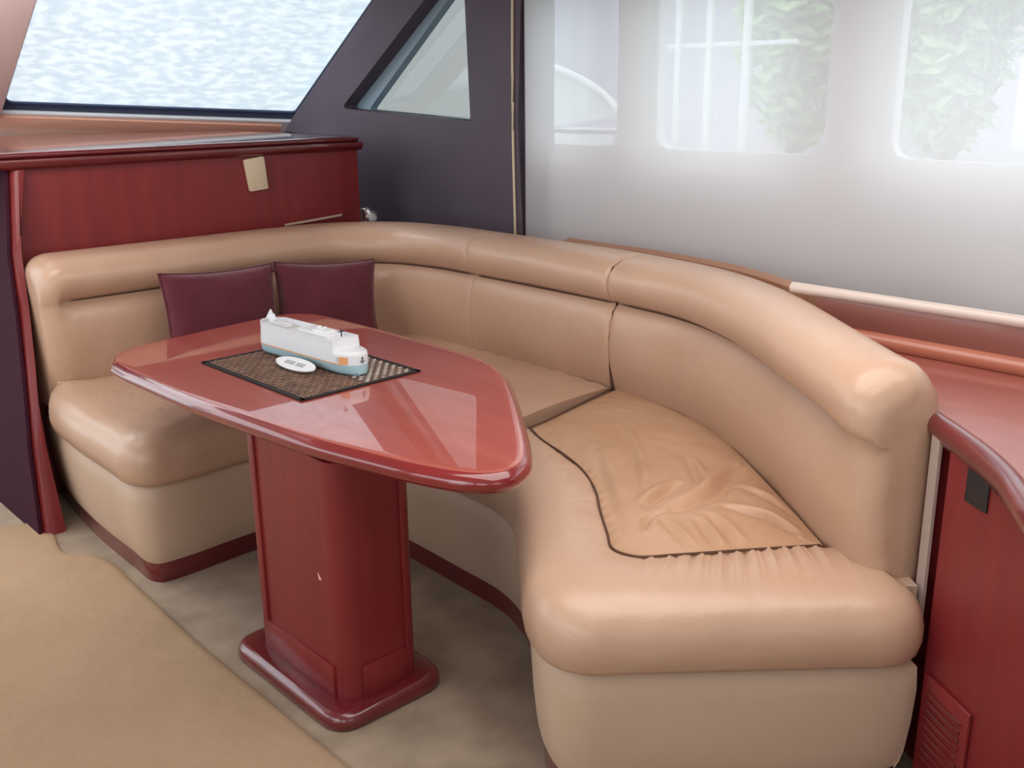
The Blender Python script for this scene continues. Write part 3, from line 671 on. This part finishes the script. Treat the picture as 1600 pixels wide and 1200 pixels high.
# rounded fore block with its painted orange panel and anchor sign following the curve
def bow_path(k, x0):
    P = [(x, -hull_half(x) * k) for x in xs if x >= x0]; P += [(L2 * 1.0, y * hull_half(L2) * k) for y in (-.6, -.2, .2, .6)]; P += [(x, hull_half(x) * k) for x in reversed(xs) if x >= x0]; return P
P0, P1, P2 = bow_path(.975, .165), bow_path(.93, .165), bow_path(.80, .165)
mesh('fore_block', *grid([[(x, y, .058) for x, y in P0], [(x * .995, y, .066) for x, y in P1], [(x * .985, y, .0705) for x, y in P2]], closed_v=True, cap=True), M['ship_white'], ship, world=False, angle=45)
def wrap(xa, xb, z0, z1, m_, nm, lab, par=None, n=8):
    P = []
    for k in range(n + 1):
        x = xa + (xb - xa) * k / n; P.append((x + .0006, -hull_half(x) * 1.0 - .0012))
    r_ = [[(x, y, z0), (x, y, z1), (x, y + .0008, z1), (x, y + .0008, z0)] for x, y in P]
    return mesh(nm, *grid(r_, closed_v=True, cap=True), m_, par or ship, world=False, label=lab)
wrap(.196, .222, .035, .056, M['orange'], 'panel', 'orange panel on the bow')
wrap(.185, .194, .037, .053, M['ship_grey'], 'panel', 'pale grey panel beside the orange one')
Xa, Ya = L2 + .0012, -.002
an = []
an.append(boxvf(Xa, Xa + .001, Ya - .0010, Ya + .0010, .038, .056)); an.append(boxvf(Xa, Xa + .001, Ya - .0042, Ya + .0042, .0505, .0522))
for k in range(8):
    a0, a1 = PI + PI * k / 8, PI + PI * (k + 1) / 8; rA = .0072
    an.append(prism([(Xa, Ya + rA * math.cos(a0), .0452 + rA * math.sin(a0)), (Xa, Ya + rA * math.cos(a1), .0452 + rA * math.sin(a1)), (Xa, Ya + (rA - .002) * math.cos(a1), .0452 + (rA - .002) * math.sin(a1)), (Xa, Ya + (rA - .002) * math.cos(a0), .0452 + (rA - .002) * math.sin(a0))], (.001, 0, 0)))
mesh('anchor_sign', *joinvf(an), M['ship_dark'], ship, world=False, smooth=False, label='dark anchor sign')
# oval plate leaning against the hull
def plate(a, b, h=0): return (.045 + .095 * a, -.072 - .024 * (1 - b), .006 + .011 * (1 + b) * .9 + h)
pl_ = [[plate(math.cos(t_), math.sin(t_), h) for t_ in [2 * PI * k / 40 for k in range(40)]] for h in (0, .003)]
npl = mesh('name_plate', *grid(pl_, closed_v=True, cap=True), M['ship_white'], ship, world=False, label='white oval name plate with small dark blue marks')
mk = []
for k in range(12):
    if k == 6: continue
    a_ = -.50 + k * .085; w_ = .030
    for b0, b1, aw in ((-.30, .25, .012), (-.30, -.12, w_), (.08, .25, w_ if k % 2 else .02)):
        mk.append(prism([plate(a_, b0, .0031), plate(a_ + aw, b0, .0031), plate(a_ + aw, b1, .0031), plate(a_, b1, .0031)], (0, -.0002, .0006)))
mesh('marks', *joinvf(mk), M['ship_dark'], npl, world=False, smooth=False)

# ------------------------------------------------------------ side cabinet at the right
sc = thing('side_cabinet', 'cherry-red side cabinet with worktop at the right of the settee', 'cabinet', (2.0, .5, 0))
F0 = Vector((2.035, .925)); FD = Vector((-.54, -.84)).normalized()
def FP(t, d=0, z=0): q = F0 + FD * t + Vector((-FD.y, FD.x)) * d; return (q.x, q.y, z)      # t along the face, d outwards (towards the room is negative)
nrm = Vector((-FD.y, FD.x));
if nrm.dot(Vector((-1, 1))) < 0: nrm = -nrm
q1 = F0 + FD * .62
side = []
for k in range(7):
    s_ = BL * (.885 + .115 * k / 6); p_, n_ = back_at(s_); side.append(Vector((p_.x, p_.y)) + Vector((n_.x, n_.y)) * (.245 * (1 - .30 * (s_ / BL - .62) / .38) + .014))
bodyp = ccw([F0 + FD * .15, q1, Vector((2.45, .0)), Vector((2.50, .3)), Vector((2.50, side[0].y))] + side)
mesh('body', *slab(bodyp, [(0, 0), (0, .835)]), M['cherry'], sc, smooth=False)
ledge = [(2.085, .965), (2.05, .915), (1.995, .845), (1.93, .768), (1.86, .695), (1.79, .635), (1.71, .58), (1.63, .52), (1.57, .43), (1.54, .3)]
lc = cat_rom([(x, y, 0) for x, y in ledge], 60)
wt = ccw([Vector((p.x, p.y)) for p in lc] + [Vector(p) for p in ((1.56, .05), (2.5, .05), (2.50, .9), (2.50, side[0].y))] + side[:-1])
mesh('worktop', *slab(wt, [(.0, .845), (.0, .868)]), M['worktop'], sc, smooth=False)
ep = [(-.002, .828), (.016, .822), (.022, .832), (.028, .842), (.030, .855), (.026, .868), (.016, .876), (.002, .878), (-.012, .872), (-.016, .862), (-.01, .835)]
rw = []
for i, p in enumerate(lc):
    t = (lc[min(i + 1, len(lc) - 1)] - lc[max(i - 1, 0)]).normalized(); n_ = Vector((t.y, -t.x, 0))
    if n_.x > 0: n_ = -n_
    rw.append([(p.x + n_.x * (d - .018), p.y + n_.y * (d - .018), z) for d, z in ep])
mesh('edge_moulding', *grid(rw, closed_v=True, cap=True), M['cherry_h'], sc, angle=60)
# upstand, padded strip and pale rail along the back of the worktop
mesh('upstand', *prism([(2.49, .05, .86), (2.49, 1.44, .86), (2.49, 1.44, .985), (2.49, .05, .985)], (.03, 0, 0)), mat('upstand_wood', (.22, .075, .06, 1), .4, coat=.5, coat_rough=.1), sc, bevel=.003)
mesh('lower_strip', *tubevf([(2.478, .05, .885), (2.483, .6, .885), (2.489, 1.0, .885), (2.489, 1.36, .885)], .024, 12), mat('red_brown_strip', (.42, .14, .085, 1), .35, coat=.4), sc)
mesh('rail', *tubevf([(2.497, .05, .995), (2.497, 1.52, .995)], .016, 12), mat('satin_rail', srgb(205, 188, 178), .3, coat=.4), sc, label='pale satin rail')
mesh('side_shelf', *boxvf(2.52, 2.97, .05, 1.22, .84, .86), M['white_wall'], sc)
def onface(name, t0, t1, z0, z1, d0, d1, m_, parent, bevel=.002, **k):
    a, b = FP(t0, 0), FP(t1, 0); nn = Vector((-.84, .54, 0)).normalized() ; nn = nn if nn.dot(Vector((-1, -1, 0))) > 0 or True else -nn
    A, B_ = Vector(a), Vector(b); nn = Vector((-.841, .541, 0))
    P = [A + nn * d0, B_ + nn * d0]; V = [(P[0].x, P[0].y, z0), (P[1].x, P[1].y, z0), (P[1].x, P[1].y, z1), (P[0].x, P[0].y, z1)]
    return mesh(name, *prism(V, nn * (d1 - d0)), m_, parent, bevel=bevel, **k)
# outlet and louvred vent on the face
onface('outlet_cover', .215, .285, .748, .830 - .004, 0, .004, M['black'], sc, label='small black outlet cover')
vf = onface('vent_frame', .165, .325, -.0 + .10, .325, 0, .010, M['cherry'], sc, bevel=.004)
for k in range(9): onface('slat', .185, .305, .125 + k * .020, .133 + k * .020, .009, .014, M['cherry_h'], vf, bevel=.0015)

# ------------------------------------------------------------ blind
bl = thing('roller_blind', 'sheer white blind covering the side windows behind the settee', 'blind', (3.0, 1.2, .87))
rows = []
for i in range(121):
    y = -1.9 + 5.05 * i / 120
    rows.append([(3.0 + .0035 * math.sin(y * 9) + .003 * noise.noise(Vector((y * 2, z * 1.5, 0))), y, z) for z in [.87 + 1.16 * k / 20 for k in range(21)]])
mesh('fabric', *grid(rows), M['sheer'], bl)
mesh('top_tube', *tubevf([(3.0, -1.9, 2.045), (3.0, 3.15, 2.045)], .022, 14), M['white'], bl)
mesh('hem_bar', *boxvf(2.994, 3.006, -1.9, 3.15, .855, .873), M['white'], bl)

# ------------------------------------------------------------ floor runner
rn = [(1.072, 1.35), (1.072, 1.762), (1.070, 2.2), (1.070, 2.563), (1.083, 2.95), (1.090, 3.233), (1.062, 3.33), (1.005, 3.40), (1.008, 3.487), (1.03, 3.60), (1.0, 3.755), (.93, 3.79), (.6, 4.1)]
rc = [Vector((p.x, p.y)) for p in cat_rom([(x, y, 0) for x, y in rn], 90)]
rc = ccw(rc + [Vector((-.9, 4.1)), Vector((-.9, -1.8)), Vector((1.07, -1.8))])
ro = mesh('floor_runner', *slab(rc, [(0, .0), (-.002, .006), (.004, .010), (.02, .0085)]), M['runner'], angle=70)
tag(ro, 'smooth tan floor runner along the lower left of the cabin', 'runner')

# ------------------------------------------------------------ downlights in the ceiling
k = 0
for x in (.2, 1.1, 2.0):
    for y in (-.4, .9, 2.2):
        d = thing('ceiling_downlight', 'round chrome-ringed downlight in the white cabin ceiling', 'light', (x, y, 2.08), 0, 'ceiling downlights')
        mesh('ring', *lathe((0, 0, 0), [(.030, 0), (.045, 0), (.045, .006), (.036, .010), (.030, .004)], 20, '-z'), M['chrome'], d, world=False)
        mesh('lens', *lathe((0, 0, 0), [(.029, 0), (.029, .003)], 20, '-z'), M['lamp'], d, world=False)

# ------------------------------------------------------------ outside
wtr = mesh('water', *boxvf(-40, 60, -40, 60, -1.25, -1.2), M['water']); tag(wtr, kind='structure')
qy = box('quay', (8.6, 30, -8, 9.5, -1.3, .55), M['quay'], bevel=.03); tag(qy, kind='structure')
shed = thing('boat_shed', 'pale lilac shed on the quay seen dimly through the blind', 'shed', (13, 7.6, .55))
box('wall', (13, 16, 6.2, 13, .55, 4.2), M['lilac_shed'], shed, bevel=0)
box('roof', (12.7, 16.3, 5.9, 13.3, 4.2, 4.4), M['white'], shed, bevel=0)
fn = thing('quay_railing', 'white post-and-rail railing on the quay behind the centre window', 'railing', (9, 6.5, .55))
for y in (7.05, 6.65, 6.19): box('post', (8.97, 9.03, y - .035, y + .035, .55, 3.2), M['white'], fn, bevel=.005)
box('rail', (8.985, 9.015, 5.6, 7.2, 1.93, 1.975), M['white'], fn, bevel=.003)
nb = thing('neighbour_boat', 'white boat with curved coachroof seen through the window left of centre', 'boat', (7.7, 7.0, -1.2))
arc = [(6.16, 1.30), (6.42, 1.50), (6.83, 1.67), (7.28, 1.77), (7.62, 1.79), (7.72, 1.72), (7.74, 1.1)]
ap = cat_rom([(0, y, z) for y, z in arc], 30)
mesh('coachroof', *prism([(7.1, p.y, p.z) for p in ap], (.8, .68, 0)), M['boat_grey'], nb)
mesh('roof_edge', *tubevf([(7.08, p.y, p.z) for p in ap], .035, 8), M['white'], nb)
mesh('hull', *grid([[(x, y * 1.0, z) for x, y in ((7.0, 6.2), (7.0, 7.8), (8.4, 7.95), (8.4, 7.2))] for z in (-1.4, 1.12)], closed_v=True, cap=True), M['boat_grey'], nb)
def tree(x, y, z0, h, r, label, seed, n=1700):
    t = thing('broadleaf_tree', label, 'tree', (x, y, z0), 0, None); rn_ = random.Random(seed); parts = []
    for k in range(n):
        while True:
            p = Vector((rn_.uniform(-1, 1), rn_.uniform(-1, 1), rn_.uniform(-1, 1)))
            if .25 < p.length < 1 and noise.noise(p * 2.3 + Vector((seed, 0, 0))) > -.18: break
        c = Vector((p.x * r, p.y * r, h * .55 + p.z * h * .48)); s_ = rn_.uniform(.09, .17); a = Vector((rn_.gauss(0, 1), rn_.gauss(0, 1), rn_.gauss(0, 1))).normalized(); b_ = a.orthogonal().normalized()
        parts.append(([tuple(c + a * s_), tuple(c + b_ * s_ * .5), tuple(c - a * s_), tuple(c - b_ * s_ * .5)], [(0, 1, 2, 3)]))
    tag(mesh('foliage', *joinvf(parts), M['leaf'], t, world=False, smooth=False), kind='stuff')
    mesh('trunk', *tubevf([(0, 0, 0), (.05, .03, h * .3), (0, .06, h * .7)], lambda f: .12 * (1 - .7 * f), 8), M['bark'], t, world=False)
tree(10.5, 6.5, .55, 3.4, .72, 'leafy green tree behind the railing through the centre window', 2)
tree(10.7, 4.85, .55, 3.2, .62, 'leafy green tree at the left of the right-hand window', 5)
tree(10.9, 3.45, .55, 3.4, .74, 'leafy green tree in the middle of the right-hand window', 9)
tree(9.6, 2.1, .55, 3.4, .60, 'leafy green tree at the far right edge of the photo beyond the blind', 12)
